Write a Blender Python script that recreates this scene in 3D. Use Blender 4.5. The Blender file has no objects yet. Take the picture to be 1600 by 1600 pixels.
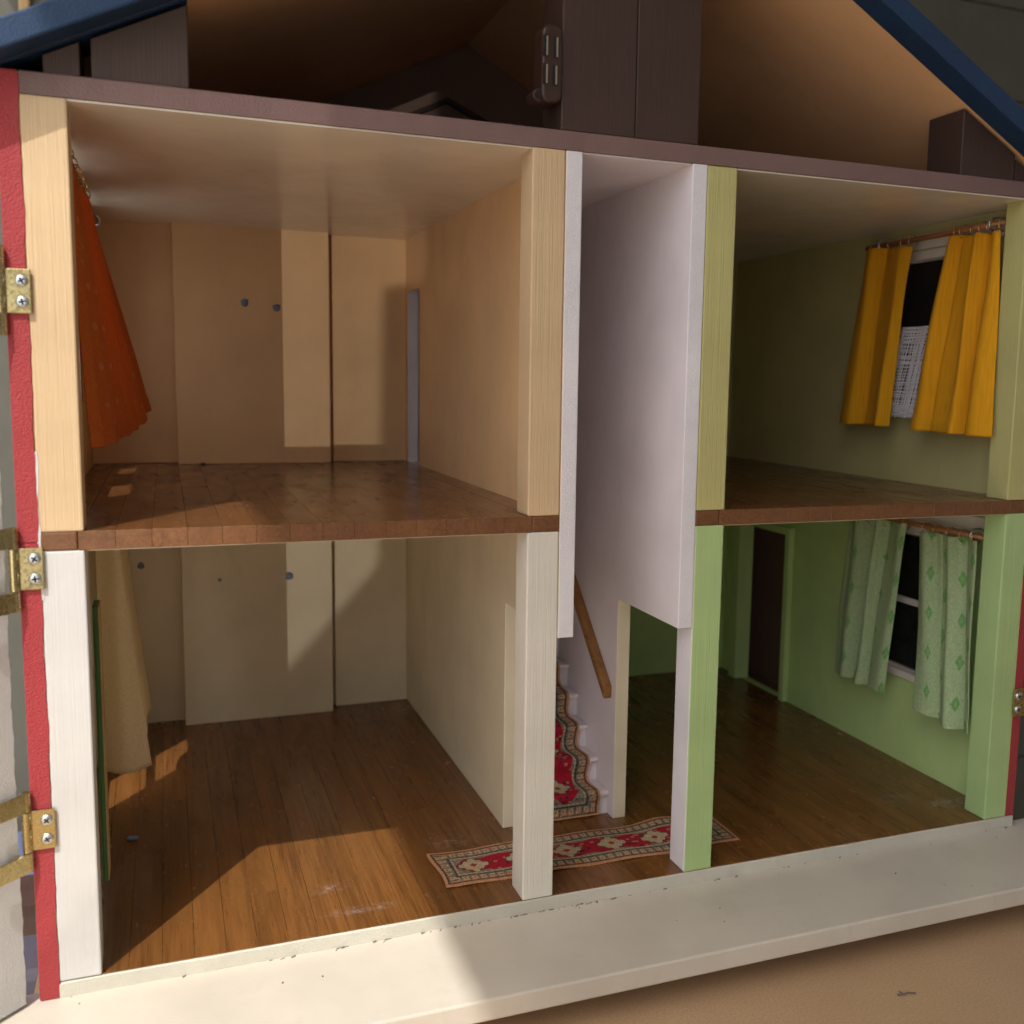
import bpy, bmesh, math, random
from mathutils import Matrix, Vector
random.seed(7)
S = 0.46                     # metres in one building unit (floor to upper ceiling)
sc = bpy.context.scene
col = sc.collection

# ------------------------------------------------------------------ camera
CAM = (0.13515159 * S, -1.24029376 * S, 0.70971266 * S)
cd = bpy.data.cameras.new('camera')
cam = bpy.data.objects.new('camera', cd); col.objects.link(cam)
r0 = (0.93440646, -0.35579582, 0.01714349)
r1 = (-0.02820641, -0.12188187, -0.99214374)
r2 = (0.35509007, 0.92658197, -0.12392293)
cam.matrix_world = Matrix(((r0[0], -r1[0], -r2[0], CAM[0]), (r0[1], -r1[1], -r2[1], CAM[1]),
                           (r0[2], -r1[2], -r2[2], CAM[2]), (0, 0, 0, 1)))
cd.sensor_width = 36; cd.sensor_fit = 'HORIZONTAL'
cd.lens = 1584.9218 / 1600 * 36
cd.shift_x = (800 - 865.468) / 1600
cd.shift_y = (792.8335 - 800) / 1600
cd.clip_start = 0.02; cd.clip_end = 200
cd.dof.use_dof = True; cd.dof.focus_distance = 0.66; cd.dof.aperture_fstop = 9
sc.camera = cam

# ------------------------------------------------------------------ sky, sun, exposure
SUN = Vector((-0.2037, -0.2833, 0.5114)).normalized()     # towards the sun
elev = math.asin(SUN.z)
w = bpy.data.worlds.new('World'); sc.world = w; w.use_nodes = True
nt = w.node_tree; nt.nodes.clear()
sky = nt.nodes.new('ShaderNodeTexSky'); sky.sky_type = 'NISHITA'; sky.sun_disc = False
sky.sun_elevation = elev
sky.sun_rotation = math.atan2(SUN.x, SUN.y)
sky.ozone_density = 0.3; sky.dust_density = 3.0; sky.air_density = 1.0
bg = nt.nodes.new('ShaderNodeBackground'); bg.inputs[1].default_value = 0.15
wo = nt.nodes.new('ShaderNodeOutputWorld')
nt.links.new(sky.outputs[0], bg.inputs[0]); nt.links.new(bg.outputs[0], wo.inputs[0])
sl = bpy.data.lights.new('sun', 'SUN'); sl.energy = 2.0; sl.angle = math.radians(0.5); sl.color = (1.0, 0.975, 0.945)
so = bpy.data.objects.new('sun', sl); col.objects.link(so)
so.rotation_euler = SUN.to_track_quat('Z', 'Y').to_euler(); so.location = SUN * 3
# weak spot lamp added low at front left, for a supposed sun reflection
gl = bpy.data.lights.new('added_front_spot', 'SPOT'); gl.energy = 62; gl.spot_size = math.radians(24); gl.spot_blend = .3
gl.shadow_soft_size = .005; gl.color = (1.0, .96, .90)
go = bpy.data.objects.new('added_front_spot', gl); col.objects.link(go)
go.location = Vector((-2.80, -8.0, .229)) * S
go.rotation_euler = Vector((-2.80 - .5, -8.0, .229 - .6)).to_track_quat('Z', 'Y').to_euler()
sc.view_settings.view_transform = 'Standard'; sc.view_settings.look = 'None'
sc.view_settings.gamma = 1.0; sc.view_settings.use_curve_mapping = False
sc.view_settings.exposure = 0.86
cy = sc.cycles
cy.use_denoising = True; cy.max_bounces = 10; cy.diffuse_bounces = 8; cy.glossy_bounces = 4
cy.sample_clamp_indirect = 4.0

# ------------------------------------------------------------------ materials
def lin(c):
    return tuple((v / 255 / 12.92 if v / 255 <= .04045 else ((v / 255 + .055) / 1.055) ** 2.4) for v in c)

def nodes(name):
    m = bpy.data.materials.new(name); m.use_nodes = True
    t = m.node_tree
    b = t.nodes['Principled BSDF']
    return m, t, b

def N(t, kind, **kw):
    n = t.nodes.new(kind)
    for k, v in kw.items():
        if k in n.inputs: n.inputs[k].default_value = v
        else: setattr(n, k, v)
    return n

def coords(t, scale, src='Object'):
    tc = N(t, 'ShaderNodeTexCoord'); mp = N(t, 'ShaderNodeMapping')
    mp.inputs['Scale'].default_value = scale
    t.links.new(tc.outputs[src], mp.inputs[0])
    return mp.outputs[0]

def mixc(t, fac, a, b, mode='MIX'):
    m = N(t, 'ShaderNodeMix', data_type='RGBA', blend_type=mode)
    for s, v in ((0, fac), (6, a), (7, b)):
        if hasattr(v, 'node'): t.links.new(v, m.inputs[s])
        else: m.inputs[s].default_value = v if s == 0 else (*v[:3], 1)
    return m.outputs[2]

def ramp(t, x, a, b, lo=0.0, hi=1.0):
    r = N(t, 'ShaderNodeMapRange'); r.inputs[1].default_value = a; r.inputs[2].default_value = b
    r.inputs[3].default_value = lo; r.inputs[4].default_value = hi
    t.links.new(x, r.inputs[0]); return r.outputs[0]

def noise(t, vec, scale, detail=3, rough=.55):
    n = N(t, 'ShaderNodeTexNoise', Scale=scale, Detail=detail, Roughness=rough)
    t.links.new(vec, n.inputs['Vector']); return n.outputs['Fac']

def bump(t, b, hs, strength=.5, dist=.0003):
    prev = None
    for h, st, d in hs:
        bp = N(t, 'ShaderNodeBump', Strength=st, Distance=d)
        t.links.new(h, bp.inputs['Height'])
        if prev is not None: t.links.new(prev, bp.inputs['Normal'])
        prev = bp.outputs[0]
    t.links.new(prev, b.inputs['Normal'])

def paint(name, rgb, rough=.5, tex='roller', spec=.4, dirt=.06, st=.35, wear=1.0):
    """brush or roller painted wood; rgb is linear albedo"""
    m, t, b = nodes(name)
    v = coords(t, (1, 1, 1))
    big = noise(t, v, 14, 4)
    dark = tuple(c * (1 - 2 * dirt) for c in rgb)
    c = mixc(t, ramp(t, big, .35, .65), dark, rgb)
    sp = noise(t, v, 420, 2)
    c = mixc(t, ramp(t, sp, .74, .78, 0, .35), c, tuple(x * .45 for x in rgb))
    smudge = noise(t, coords(t, (1, 1, .35)), 55, 6, .7)
    c = mixc(t, ramp(t, smudge, .56, .74, 0, .22 * wear), c, tuple(x * .62 + .03 for x in rgb))
    chip = noise(t, v, 130, 6, .75)
    c = mixc(t, ramp(t, chip, .735, .75, 0, .6 * wear), c, tuple(x * .5 + .12 for x in rgb))
    t.links.new(c, b.inputs['Base Color'])
    t.links.new(ramp(t, smudge, .3, .7, rough * .85, rough * 1.25), b.inputs['Roughness'])
    b.inputs['Specular IOR Level'].default_value = spec
    fine = noise(t, v, 900, 3)
    hs = []
    if tex == 'grainz':
        g = noise(t, coords(t, (900, 900, 20)), 1, 4, .6); hs.append((g, st, .00042))
        hs.append((fine, st * .5, .00012))
    elif tex == 'grainx':
        g = noise(t, coords(t, (22, 700, 900)), 1, 4, .6); hs.append((g, st, .0003))
        hs.append((fine, st * .5, .00012))
    elif tex == 'rough':
        hs.append((noise(t, v, 1050, 2, .5), st, .0008)); hs.append((noise(t, v, 2200, 2, .5), st * .4, .0003)); hs.append((noise(t, v, 90, 3), st * .22, .0016))
    else:
        hs.append((fine, st * .55, .0002)); hs.append((noise(t, v, 40, 3), st * .35, .0012))
    bump(t, b, hs)
    return m

def floorwood(name, base, dark, rough=.2, dust=True, calm=1.0):
    m, t, b = nodes(name)
    oi = N(t, 'ShaderNodeObjectInfo')
    geo = N(t, 'ShaderNodeNewGeometry')
    off = N(t, 'ShaderNodeVectorMath', operation='MULTIPLY_ADD')
    rnd = N(t, 'ShaderNodeCombineXYZ')
    for i in range(3): t.links.new(oi.outputs['Random'], rnd.inputs[i])
    t.links.new(rnd.outputs[0], off.inputs[0]); off.inputs[1].default_value = (3.1, 7.7, 2.3)
    t.links.new(geo.outputs['Position'], off.inputs[2])
    def mp(s):
        n = N(t, 'ShaderNodeMapping'); n.inputs['Scale'].default_value = s
        t.links.new(off.outputs[0], n.inputs[0]); return n.outputs[0]
    g1 = noise(t, mp((520, 16, 520)), 1, 5, .62)
    g2 = noise(t, mp((110, 7, 110)), 1, 3, .5)
    g3 = noise(t, mp((1700, 60, 1700)), 1, 2, .5)
    c = mixc(t, ramp(t, g1, .36, .68), dark, base)
    c = mixc(t, ramp(t, g2, .35, .7, 0, .55 * calm), c, tuple(x * 1.35 for x in base))
    c = mixc(t, ramp(t, g3, .62, .7, 0, .5 * calm), c, tuple(x * .5 for x in dark))
    c = mixc(t, ramp(t, oi.outputs['Random'], 0, 1, 0, .3 * calm), c, tuple(x * .55 for x in base))
    rv = ramp(t, noise(t, mp((60, 22, 60)), 1, 4), .3, .75, rough * .75, rough * 1.7)
    if dust:
        wp = geo.outputs['Position']
        area = ramp(t, noise(t, wp, 16, 3), .50, .64)
        sp = ramp(t, noise(t, wp, 800, 3, .7), .66, .70)
        mul = N(t, 'ShaderNodeMath', operation='MULTIPLY'); t.links.new(area, mul.inputs[0]); t.links.new(sp, mul.inputs[1])
        sc1 = N(t, 'ShaderNodeMath', operation='MULTIPLY'); sc1.inputs[1].default_value = .5
        t.links.new(mul.outputs[0], sc1.inputs[0])
        c = mixc(t, sc1.outputs[0], c, (.55, .52, .48))
        # greasy plaster smears at a few spots
        for (px, py, pz, rx, ry, k) in ((1.375, .075, 0, .05, .022, .6), (.36, .05, 0, .055, .012, .35), (.33, .12, 0, .03, .018, .3), (.53, .205, 0, .05, .03, .28), (.6, .86, 0, .03, .05, .5), (.47, .865, 0, .05, .02, .4), (1.30, .12, 0, .05, .02, .25)):
            d = N(t, 'ShaderNodeVectorMath', operation='SUBTRACT'); t.links.new(wp, d.inputs[0])
            d.inputs[1].default_value = (px * S, py * S, pz)
            sv = N(t, 'ShaderNodeVectorMath', operation='MULTIPLY'); t.links.new(d.outputs[0], sv.inputs[0])
            sv.inputs[1].default_value = (1 / (rx * S), 1 / (ry * S), 1 / .01)
            ln = N(t, 'ShaderNodeVectorMath', operation='LENGTH'); t.links.new(sv.outputs[0], ln.inputs[0])
            near = ramp(t, ln.outputs['Value'], 1.1, .1)
            sn = ramp(t, noise(t, wp, 170, 5, .7), .46, .7)
            mm = N(t, 'ShaderNodeMath', operation='MULTIPLY'); t.links.new(near, mm.inputs[0]); t.links.new(sn, mm.inputs[1])
            mk = N(t, 'ShaderNodeMath', operation='MULTIPLY'); t.links.new(mm.outputs[0], mk.inputs[0]); mk.inputs[1].default_value = k
            c = mixc(t, mk.outputs[0], c, (.62, .62, .64))
    t.links.new(c, b.inputs['Base Color']); t.links.new(rv, b.inputs['Roughness'])
    b.inputs['Specular IOR Level'].default_value = .5
    bump(t, b, [(g1, .25, .0002), (g3, .3, .0001)])
    return m

def metal(name, rgb, rough=.25):
    m, t, b = nodes(name)
    v = coords(t, (1, 1, 1))
    b.inputs['Metallic'].default_value = 1
    c = mixc(t, ramp(t, noise(t, v, 160, 5, .7), .3, .7), tuple(x * .92 for x in rgb), rgb)
    t.links.new(c, b.inputs['Base Color'])
    t.links.new(ramp(t, noise(t, v, 500, 3), .3, .7, rough * .7, rough * 1.6), b.inputs['Roughness'])
    bump(t, b, [(noise(t, v, 120, 2), .08, .0004)])
    return m

def fabric(name, rgb=None, rough=.9, weave=1500, var=.12, trans=.0, slub=False):
    m, t, b = nodes(name)
    v = coords(t, (1, 1, 1))
    if rgb is None:
        at = N(t, 'ShaderNodeAttribute', attribute_name='Col'); base = at.outputs['Color']
    else: base = None
    n = noise(t, coords(t, (weave * .5, weave * .5, weave * (.02 if slub else .5))), 1, 2)
    k = ramp(t, n, .3, .7, 1 - 2 * var, 1.0)
    cc = N(t, 'ShaderNodeCombineColor')
    for i in range(3): t.links.new(k, cc.inputs[i])
    c = mixc(t, 1.0, base if base is not None else rgb, cc.outputs[0], 'MULTIPLY')
    t.links.new(c, b.inputs['Base Color'])
    b.inputs['Roughness'].default_value = rough
    b.inputs['Specular IOR Level'].default_value = .15
    b.inputs['Sheen Weight'].default_value = .02
    if trans:
        tr = N(t, 'ShaderNodeBsdfTranslucent'); t.links.new(c, tr.inputs[0])
        mx = N(t, 'ShaderNodeMixShader'); mx.inputs[0].default_value = trans
        o = t.nodes['Material Output']
        t.links.new(b.outputs[0], mx.inputs[1]); t.links.new(tr.outputs[0], mx.inputs[2]); t.links.new(mx.outputs[0], o.inputs[0])
    w1 = N(t, 'ShaderNodeTexWave', Scale=weave * .22, Distortion=1.5); w1.bands_direction = 'Z'
    t.links.new(v, w1.inputs['Vector'])
    w2 = N(t, 'ShaderNodeTexWave', Scale=weave * .22, Distortion=1.5); w2.bands_direction = 'Y'
    t.links.new(v, w2.inputs['Vector'])
    bump(t, b, [(noise(t, v, 70, 4, .6), .35, .0025), (w1.outputs['Fac'], .2, .00015), (w2.outputs['Fac'], .2, .00015)])
    return m

M = {}
M['peach'] = paint('peach_paint', (.82, .54, .275), .45, 'roller')
M['peach_grain'] = paint('peach_brushed_paint', (.66, .475, .27), .5, 'grainz', st=1.0)
M['cream'] = paint('cream_ceiling_paint', (.86, .80, .67), .2, 'roller', st=.12, spec=.6)
M['ivory'] = paint('ivory_paint', (.80, .705, .50), .45, 'roller')
M['white_grain'] = paint('white_brushed_paint', (.63, .62, .59), .45, 'grainz', st=.55)
M['ivory_grain'] = paint('ivory_brushed_paint', (.74, .70, .60), .45, 'grainz', st=.8)
M['hall'] = paint('pale_lilac_white_paint', (.82, .75, .75), .5, 'roller')
M['hall_grain'] = paint('pale_lilac_rough_paint', (.80, .77, .78), .5, 'rough', st=.6)
M['yellowgreen'] = paint('yellow_green_paint', (.52, .48, .19), .5, 'grainz', st=.9)
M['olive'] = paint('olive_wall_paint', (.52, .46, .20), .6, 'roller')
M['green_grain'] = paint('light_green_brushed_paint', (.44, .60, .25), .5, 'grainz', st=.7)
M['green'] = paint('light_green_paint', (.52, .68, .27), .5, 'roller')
M['red'] = paint('brick_red_paint', (.38, .042, .046), .6, 'rough', st=.75)
M['brown'] = paint('dark_brown_paint', (.058, .031, .021), .5, 'grainz', st=.45, dirt=.1)
M['lit_brown'] = paint('lightened_brown_paint', (.21, .125, .11), .5, 'rough', st=.45)  # same dark brown paint, lightened because the board catches more light
M['base'] = paint('off_white_base_paint', (.64, .585, .485), .4, 'grainx', st=.3)
M['base_edge'] = paint('off_white_edge_paint', (.63, .60, .50), .45, 'rough', st=.6)
M['blue'] = paint('dark_blue_paint', (.010, .036, .090), .6, 'rough', st=.5)
M['brown_gable'] = paint('mid_brown_paint', (.22, .14, .10), .5, 'roller')
M['plate'] = paint('dull_steel_plate', (.26, .21, .14), .4, 'roller')
M['black'] = paint('black_recess', (.01, .008, .007), .6, 'roller')
M['hardboard'] = paint('orange_brown_hardboard', (.80, .47, .23), .5, 'roller', dirt=.05)
M['doorgrey'] = paint('pale_grey_rough_paint', (.60, .60, .58), .5, 'rough', st=.4, wear=.2, dirt=.02)
M['darkgreen'] = paint('dark_green_paint', (.03, .11, .02), .5, 'rough', st=.4)
M['tan'] = paint('bare_tan_wood', (.42, .28, .12), .6, 'grainz', st=.3)
M['winwhite'] = paint('white_window_paint', (.72, .66, .58), .4, 'roller')
M['maroon'] = paint('dark_maroon_paint', (.13, .07, .055), .5, 'roller')
M['floor'] = floorwood('varnished_brown_floor', (.205, .084, .022), (.105, .041, .011))
M['slab'] = floorwood('varnished_brown_upper_floor', (.165, .068, .022), (.10, .04, .013), .2, dust=False, calm=.4)
M['endwood'] = floorwood('dark_varnished_edge_wood', (.205, .085, .027), (.11, .042, .013), .4, dust=False, calm=.6)
M['rail'] = floorwood('brown_handrail_wood', (.34, .16, .045), (.18, .075, .02), .4, dust=False)
M['rod'] = floorwood('brown_dowel_wood', (.36, .15, .05), (.2, .075, .025), .4, dust=False)
M['brass'] = metal('brass_plated_steel', (.50, .41, .20), .24)
M['zinc'] = metal('zinc_screw_metal', (.62, .66, .68), .3)
M['gold'] = metal('gold_wire', (.75, .5, .2), .25)
M['plastic'] = paint('brown_plastic', (.045, .022, .015), .3, 'roller', st=.1)
M['putty'] = paint('blue_grey_putty', (.20, .25, .36), .7, 'roller', dirt=.1)
M['orange_cloth'] = fabric('orange_cloth', None, trans=.35)
M['beige_cloth'] = fabric('beige_felt', (.86, .74, .50), .95, 1100, .06, trans=.3)
M['yellow_cloth'] = fabric('mustard_yellow_cloth', (.78, .36, .012), .85, 1500, .09, trans=.12, slub=True)
M['print_cloth'] = fabric('green_printed_cotton', None, .9, 1400, .12, trans=.1)
M['net'] = fabric('white_net_thread', (.74, .70, .72), .9, 1500, .1)
M['rug'] = fabric('printed_rug_weave', None, .9, 1300, .14)
M['table'] = None

def mk_table():
    m, t, b = nodes('brown_fibreboard')
    v = coords(t, (1, 1, 1))
    c = mixc(t, ramp(t, noise(t, v, 9, 4), .3, .7), (.54, .36, .20), (.62, .42, .24))
    c = mixc(t, ramp(t, noise(t, v, 650, 4, .7), .35, .7, 0, .65), c, (.38, .24, .12))
    c = mixc(t, ramp(t, noise(t, v, 75, 5, .7), .70, .76, 0, .5), c, (.2, .12, .06))
    t.links.new(c, b.inputs['Base Color']); b.inputs['Roughness'].default_value = .65
    bump(t, b, [(noise(t, v, 800, 3), .25, .0002)])
    return m
M['table'] = mk_table()

def mk_glass():
    m, t, b = nodes('window_glass')
    b.inputs['Base Color'].default_value = (.03, .03, .03, 1)
    b.inputs['Roughness'].default_value = .06; b.inputs['Transmission Weight'].default_value = .6
    v = coords(t, (1, 1, 1))
    bump(t, b, [(noise(t, v, 30, 2), .1, .0006)])
    return m
M['glass'] = mk_glass()

# ------------------------------------------------------------------ mesh building
class MB:
    def __init__(s): s.v = []; s.f = []; s.m = []; s.c = None
    def box(s, x0, x1, y0, y1, z0, z1, m=0, ends=None):
        i = len(s.v)
        s.v += [(x, y, z) for z in (z0, z1) for y in (y0, y1) for x in (x0, x1)]
        for q in ((0, 2, 3, 1), (4, 5, 7, 6), (0, 1, 5, 4), (2, 6, 7, 3), (0, 4, 6, 2), (1, 3, 7, 5)):
            s.f.append(tuple(i + k for k in q)); s.m.append(ends if ends is not None and q == (0, 1, 5, 4) else m)
        return s
    def prism(s, poly, y0, y1, m=0):
        """poly in (x, z), counter clockwise seen from -y, extruded along y"""
        i = len(s.v); n = len(poly)
        s.v += [(x, y0, z) for x, z in poly] + [(x, y1, z) for x, z in poly]
        s.f.append(tuple(i + k for k in range(n))); s.m.append(m)
        s.f.append(tuple(i + n + k for k in reversed(range(n)))); s.m.append(m)
        for k in range(n):
            j = (k + 1) % n
            s.f.append((i + j, i + k, i + n + k, i + n + j)); s.m.append(m)
        return s
    def tube(s, pts, r, n=10, m=0, cap=True):
        rings = []
        for k, p in enumerate(pts):
            p = Vector(p); a = Vector(pts[max(k - 1, 0)]); b = Vector(pts[min(k + 1, len(pts) - 1)])
            d = (b - a).normalized()
            u = d.orthogonal().normalized() if k == 0 else (u0 - d * u0.dot(d)).normalized()
            u0 = u; w_ = d.cross(u); rr = r[k] if isinstance(r, (list, tuple)) else r
            i = len(s.v)
            for q in range(n):
                an = 2 * math.pi * q / n
                s.v.append(tuple(p + (u * math.cos(an) + w_ * math.sin(an)) * rr))
            rings.append(i)
        for a, b in zip(rings, rings[1:]):
            for q in range(n):
                j = (q + 1) % n
                s.f.append((a + q, a + j, b + j, b + q)); s.m.append(m)
        if cap:
            s.f.append(tuple(rings[0] + q for q in reversed(range(n)))); s.m.append(m)
            s.f.append(tuple(rings[-1] + q for q in range(n))); s.m.append(m)
        return s
    def ring(s, c, R, r, ax='x', n=14, k=6, open_=0.0):
        pts = []
        for q in range(n + 1):
            a = open_ + (2 * math.pi - 2 * open_) * q / n
            if ax == 'y': pts.append((c[0] + R * math.cos(a), c[1], c[2] + R * math.sin(a)))
            elif ax == 'x': pts.append((c[0], c[1] + R * math.cos(a), c[2] + R * math.sin(a)))
            else: pts.append((c[0] + R * math.cos(a), c[1] + R * math.sin(a), c[2]))
        return s.tube(pts, r, k)
    def grid(s, nu, nv, fn, colfn=None, m=0):
        i = len(s.v)
        if colfn is not None and s.c is None: s.c = []
        for b in range(nv + 1):
            for a in range(nu + 1):
                s.v.append(tuple(fn(a / nu, b / nv)))
                if colfn is not None: s.c.append(colfn(a / nu, b / nv))
        for b in range(nv):
            for a in range(nu):
                k = i + b * (nu + 1) + a
                s.f.append((k, k + 1, k + nu + 2, k + nu + 1)); s.m.append(m)
        return s
    def cells(s, xs, ys, zs, solid, matf):
        """solid grid of cells with outer faces only; matf(centre, normal) gives the material slot"""
        vi = {}
        def V(a, b, c):
            if (a, b, c) not in vi:
                vi[(a, b, c)] = len(s.v); s.v.append((xs[a], ys[b], zs[c]))
            return vi[(a, b, c)]
        nx, ny, nz = len(xs) - 1, len(ys) - 1, len(zs) - 1
        def sol(a, b, c):
            return 0 <= a < nx and 0 <= b < ny and 0 <= c < nz and solid((xs[a] + xs[a + 1]) / 2, (ys[b] + ys[b + 1]) / 2, (zs[c] + zs[c + 1]) / 2)
        Q = {(-1, 0, 0): ((0, 0, 0), (0, 0, 1), (0, 1, 1), (0, 1, 0)), (1, 0, 0): ((1, 0, 0), (1, 1, 0), (1, 1, 1), (1, 0, 1)),
             (0, -1, 0): ((0, 0, 0), (1, 0, 0), (1, 0, 1), (0, 0, 1)), (0, 1, 0): ((0, 1, 0), (0, 1, 1), (1, 1, 1), (1, 1, 0)),
             (0, 0, -1): ((0, 0, 0), (0, 1, 0), (1, 1, 0), (1, 0, 0)), (0, 0, 1): ((0, 0, 1), (1, 0, 1), (1, 1, 1), (0, 1, 1))}
        for a in range(nx):
            for b in range(ny):
                for c in range(nz):
                    if not sol(a, b, c): continue
                    for n_, qs in Q.items():
                        if sol(a + n_[0], b + n_[1], c + n_[2]): continue
                        s.f.append(tuple(V(a + q[0], b + q[1], c + q[2]) for q in qs))
                        ce = [sum(s.v[k][i] for k in s.f[-1]) / 4 for i in range(3)]
                        s.m.append(matf(ce, n_))
        return s

ORG = {}
def link(o, parent, loc):
    o.name = o.name
    col.objects.link(o)
    ORG[o] = Vector(loc)
    if parent is not None:
        o.parent = parent; o.location = (Vector(loc) - ORG[parent]) * S
    else: o.location = Vector(loc) * S
    return o

def mesh(name, mb, mats, loc, smooth=False):
    me = bpy.data.meshes.new(name)
    L = Vector(loc)
    me.from_pydata([tuple((Vector(v) - L) * S) for v in mb.v], [], mb.f)
    for m in (mats if isinstance(mats, (list, tuple)) else [mats]): me.materials.append(m)
    me.polygons.foreach_set('material_index', mb.m)
    me.polygons.foreach_set('use_smooth', [smooth] * len(mb.f))
    if mb.c:
        at = me.color_attributes.new('Col', 'FLOAT_COLOR', 'POINT')
        at.data.foreach_set('color', [x for c in mb.c for x in (*c, 1.0)])
    me.update()
    return me

def part(name, mb, mats, parent=None, loc=None, bevel=0, smooth=False, solid=0, seg=2):
    if loc is None:
        xs = [v[0] for v in mb.v]; ys = [v[1] for v in mb.v]; zs = [v[2] for v in mb.v]
        loc = ((min(xs) + max(xs)) / 2, (min(ys) + max(ys)) / 2, min(zs))
    o = bpy.data.objects.new(name, mesh(name, mb, mats, loc, smooth))
    link(o, parent, loc)
    if bevel:
        b = o.modifiers.new('bevel', 'BEVEL'); b.width = bevel; b.segments = seg; b.limit_method = 'ANGLE'
    if solid:
        b = o.modifiers.new('solidify', 'SOLIDIFY'); b.thickness = solid; b.offset = 0
    return o

def inst(src, parent, loc):
    o = src.copy(); return link(o, parent, loc)

def tree(o, parent, loc):
    """copy a part and its sub-parts"""
    c = inst(o, parent, loc)
    d = Vector(loc) - ORG[o]
    for ch in list(o.children):
        k = inst(ch, c, ORG[ch] + d)
    return c

def empty(name, loc):
    o = bpy.data.objects.new(name, None); o.empty_display_size = .02
    return link(o, None, loc)

def tag(o, label=None, cat=None, group=None, kind=None):
    for k, v in (('label', label), ('category', cat), ('group', group), ('kind', kind)):
        if v: o[k] = v
    return o

# ------------------------------------------------------------------ main dimensions (building units)
XR, X0, X1, X2, X3, X4, X5, X6, X7, X8, X9, X10 = -.0215, 0, .0457, .5741, .6192, .6419, .8004, .8228, .8688, 1.3831, 1.4272, 1.4453
Z1, Z2, Z3, Z4 = .5114, .533, 1.0, 1.0238
P = .0458            # post depth
YB = .935            # back of the rooms
ZB = -.0195          # underside of the ground floor board
TZ = -.092           # table top

# ------------------------------------------------------------------ setting
mb = MB(); mb.grid(60, 60, lambda u, v: (-.75 + 4.2 * u, -1.6 + 1.62 * v, TZ))
tb = part('table_top', mb, M['table'], None, (1.3, 0, TZ)); tag(tb, kind='structure')
tb2 = part('table_top', MB().box(-.046, 1.452, .0205, 1.3, TZ - .043, TZ), M['table'], None); tag(tb2, kind='structure')
sd = tb.modifiers.new('thick', 'SOLIDIFY'); sd.thickness = .02; sd.offset = -1
m_ground = paint('pale_paving', (.64, .61, .56), .7, 'roller')
g = part('floor_ground', MB().box(-90, 90, -90, 90, -1.75, -1.7), m_ground); tag(g, kind='structure')
m_wall = paint('olive_grey_panelling', (.105, .10, .075), .6, 'grainz')
m_screen = paint('added_screen_white', (.80, .78, .74), .8, 'roller')  # pale finish of the added slabs, chosen to bounce light
wl = empty('panelled_wall', (1.5, 2.2, -1.7)); tag(wl, kind='structure')
bp = None
for k in range(14):
    z0 = -1.7 + k * .36
    if bp is None:
        bp = part('panel', MB().box(.6, 5.2, 2.2, 2.26, z0, z0 + .356), m_wall, wl, bevel=.002)
    else: inst(bp, wl, (2.9, 2.23, z0))
part('plain_panel', MB().box(-1.2, .598, 2.2, 2.26, -1.7, 3.3), m_wall, wl)
part('backing', MB().box(-1.2, 5.2, 2.262, 2.3, -1.7, 3.3), M['brown'], wl)
# unseen slabs added to shape the light: roof edge casts the slanting shade,
# side wall blocks sky on the right, stepped front outline masks the spot lamp
pr_ = part('added_shade_roof', MB().box(-.863, 5.2, -4.2, 2.3, 3.3, 3.42), m_screen); tag(pr_, kind='structure')  # unseen roof, added for the edge of its shade
pr_ = part('added_side_screen', MB().box(5.2, 5.4, -4.3, 2.3, -1.7, 3.42), m_screen); tag(pr_, kind='structure')  # unseen wall, added to cut sky light from the right
pr_ = part('added_spot_mask', MB().prism([(-3.15, -1.7), (5.2, -1.7), (5.2, 3.42), (-1.339, 3.42), (-1.339, .509), (-1.387, .509), (-1.393, .261), (-1.484, .16)], -4.36, -4.26), m_screen)  # unseen wall, outline stepped so its shadow bounds the spot lamp's patches
tag(pr_, kind='structure')

# ------------------------------------------------------------------ the doll's house
H = empty('dollhouse', ((X0 + X9) / 2, .46, ZB))
tag(H, "open wooden doll's house with red walls and blue gable roof", "doll's house")
BV = .0006

# plinth and front ledge
part('plinth', MB().box(XR, X10, .02, .95, -.0475, ZB), M['base'], H, bevel=BV)
mb = MB(); mb.grid(80, 1, lambda u, v: (-.3 + 2.2 * u, -.17 + .0012 * math.sin(u * 61) * math.sin(u * 17), (-.0475 if v == 0 else ZB)))
part('ledge', MB().box(-.30, 1.9, -.17, .02, -.0475, ZB - .0002), M['base'], H, bevel=.0012)
for x in (-.1, .8, 1.7):
    part('foot', MB().box(x - .05, x + .05, .3, .4, TZ, -.0475), M['brown'], H)
# ground floor board with a painted front edge, slightly uneven
mb = MB()
def edge_board(mb, x0, x1, z0, z1, y0, y1, n=90, amp=.0012, seed=0):
    rnd = random.Random(seed)
    ph = [rnd.uniform(0, 6.28) for _ in range(4)]
    def wob(u, k): return amp * (math.sin(u * 47 + ph[k]) + .6 * math.sin(u * 113 + ph[k + 1]) + .5 * math.sin(u * 211 + ph[0]))
    def fn(u, v):
        prof = [(y1, z0), (y0, z0), (y0, z0 + .0015), (y0, z1 - .0015), (y0 + .0012, z1), (y1, z1)]
        y, z = prof[int(round(v * 5))]
        if 1 <= round(v * 5) <= 4: y += wob(u, 0) * .5
        return (x0 + (x1 - x0) * u, y, z)
    mb.grid(n, 5, fn)
    return mb
part('ground_floor_edge', edge_board(MB(), X0, X10, ZB, -.0012, 0, .03), M['base_edge'], H, smooth=False)
gf = part('ground_floor', MB().box(X0, X9, .0022, YB, ZB + .0008, -.0062), M['maroon'], H)

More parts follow.
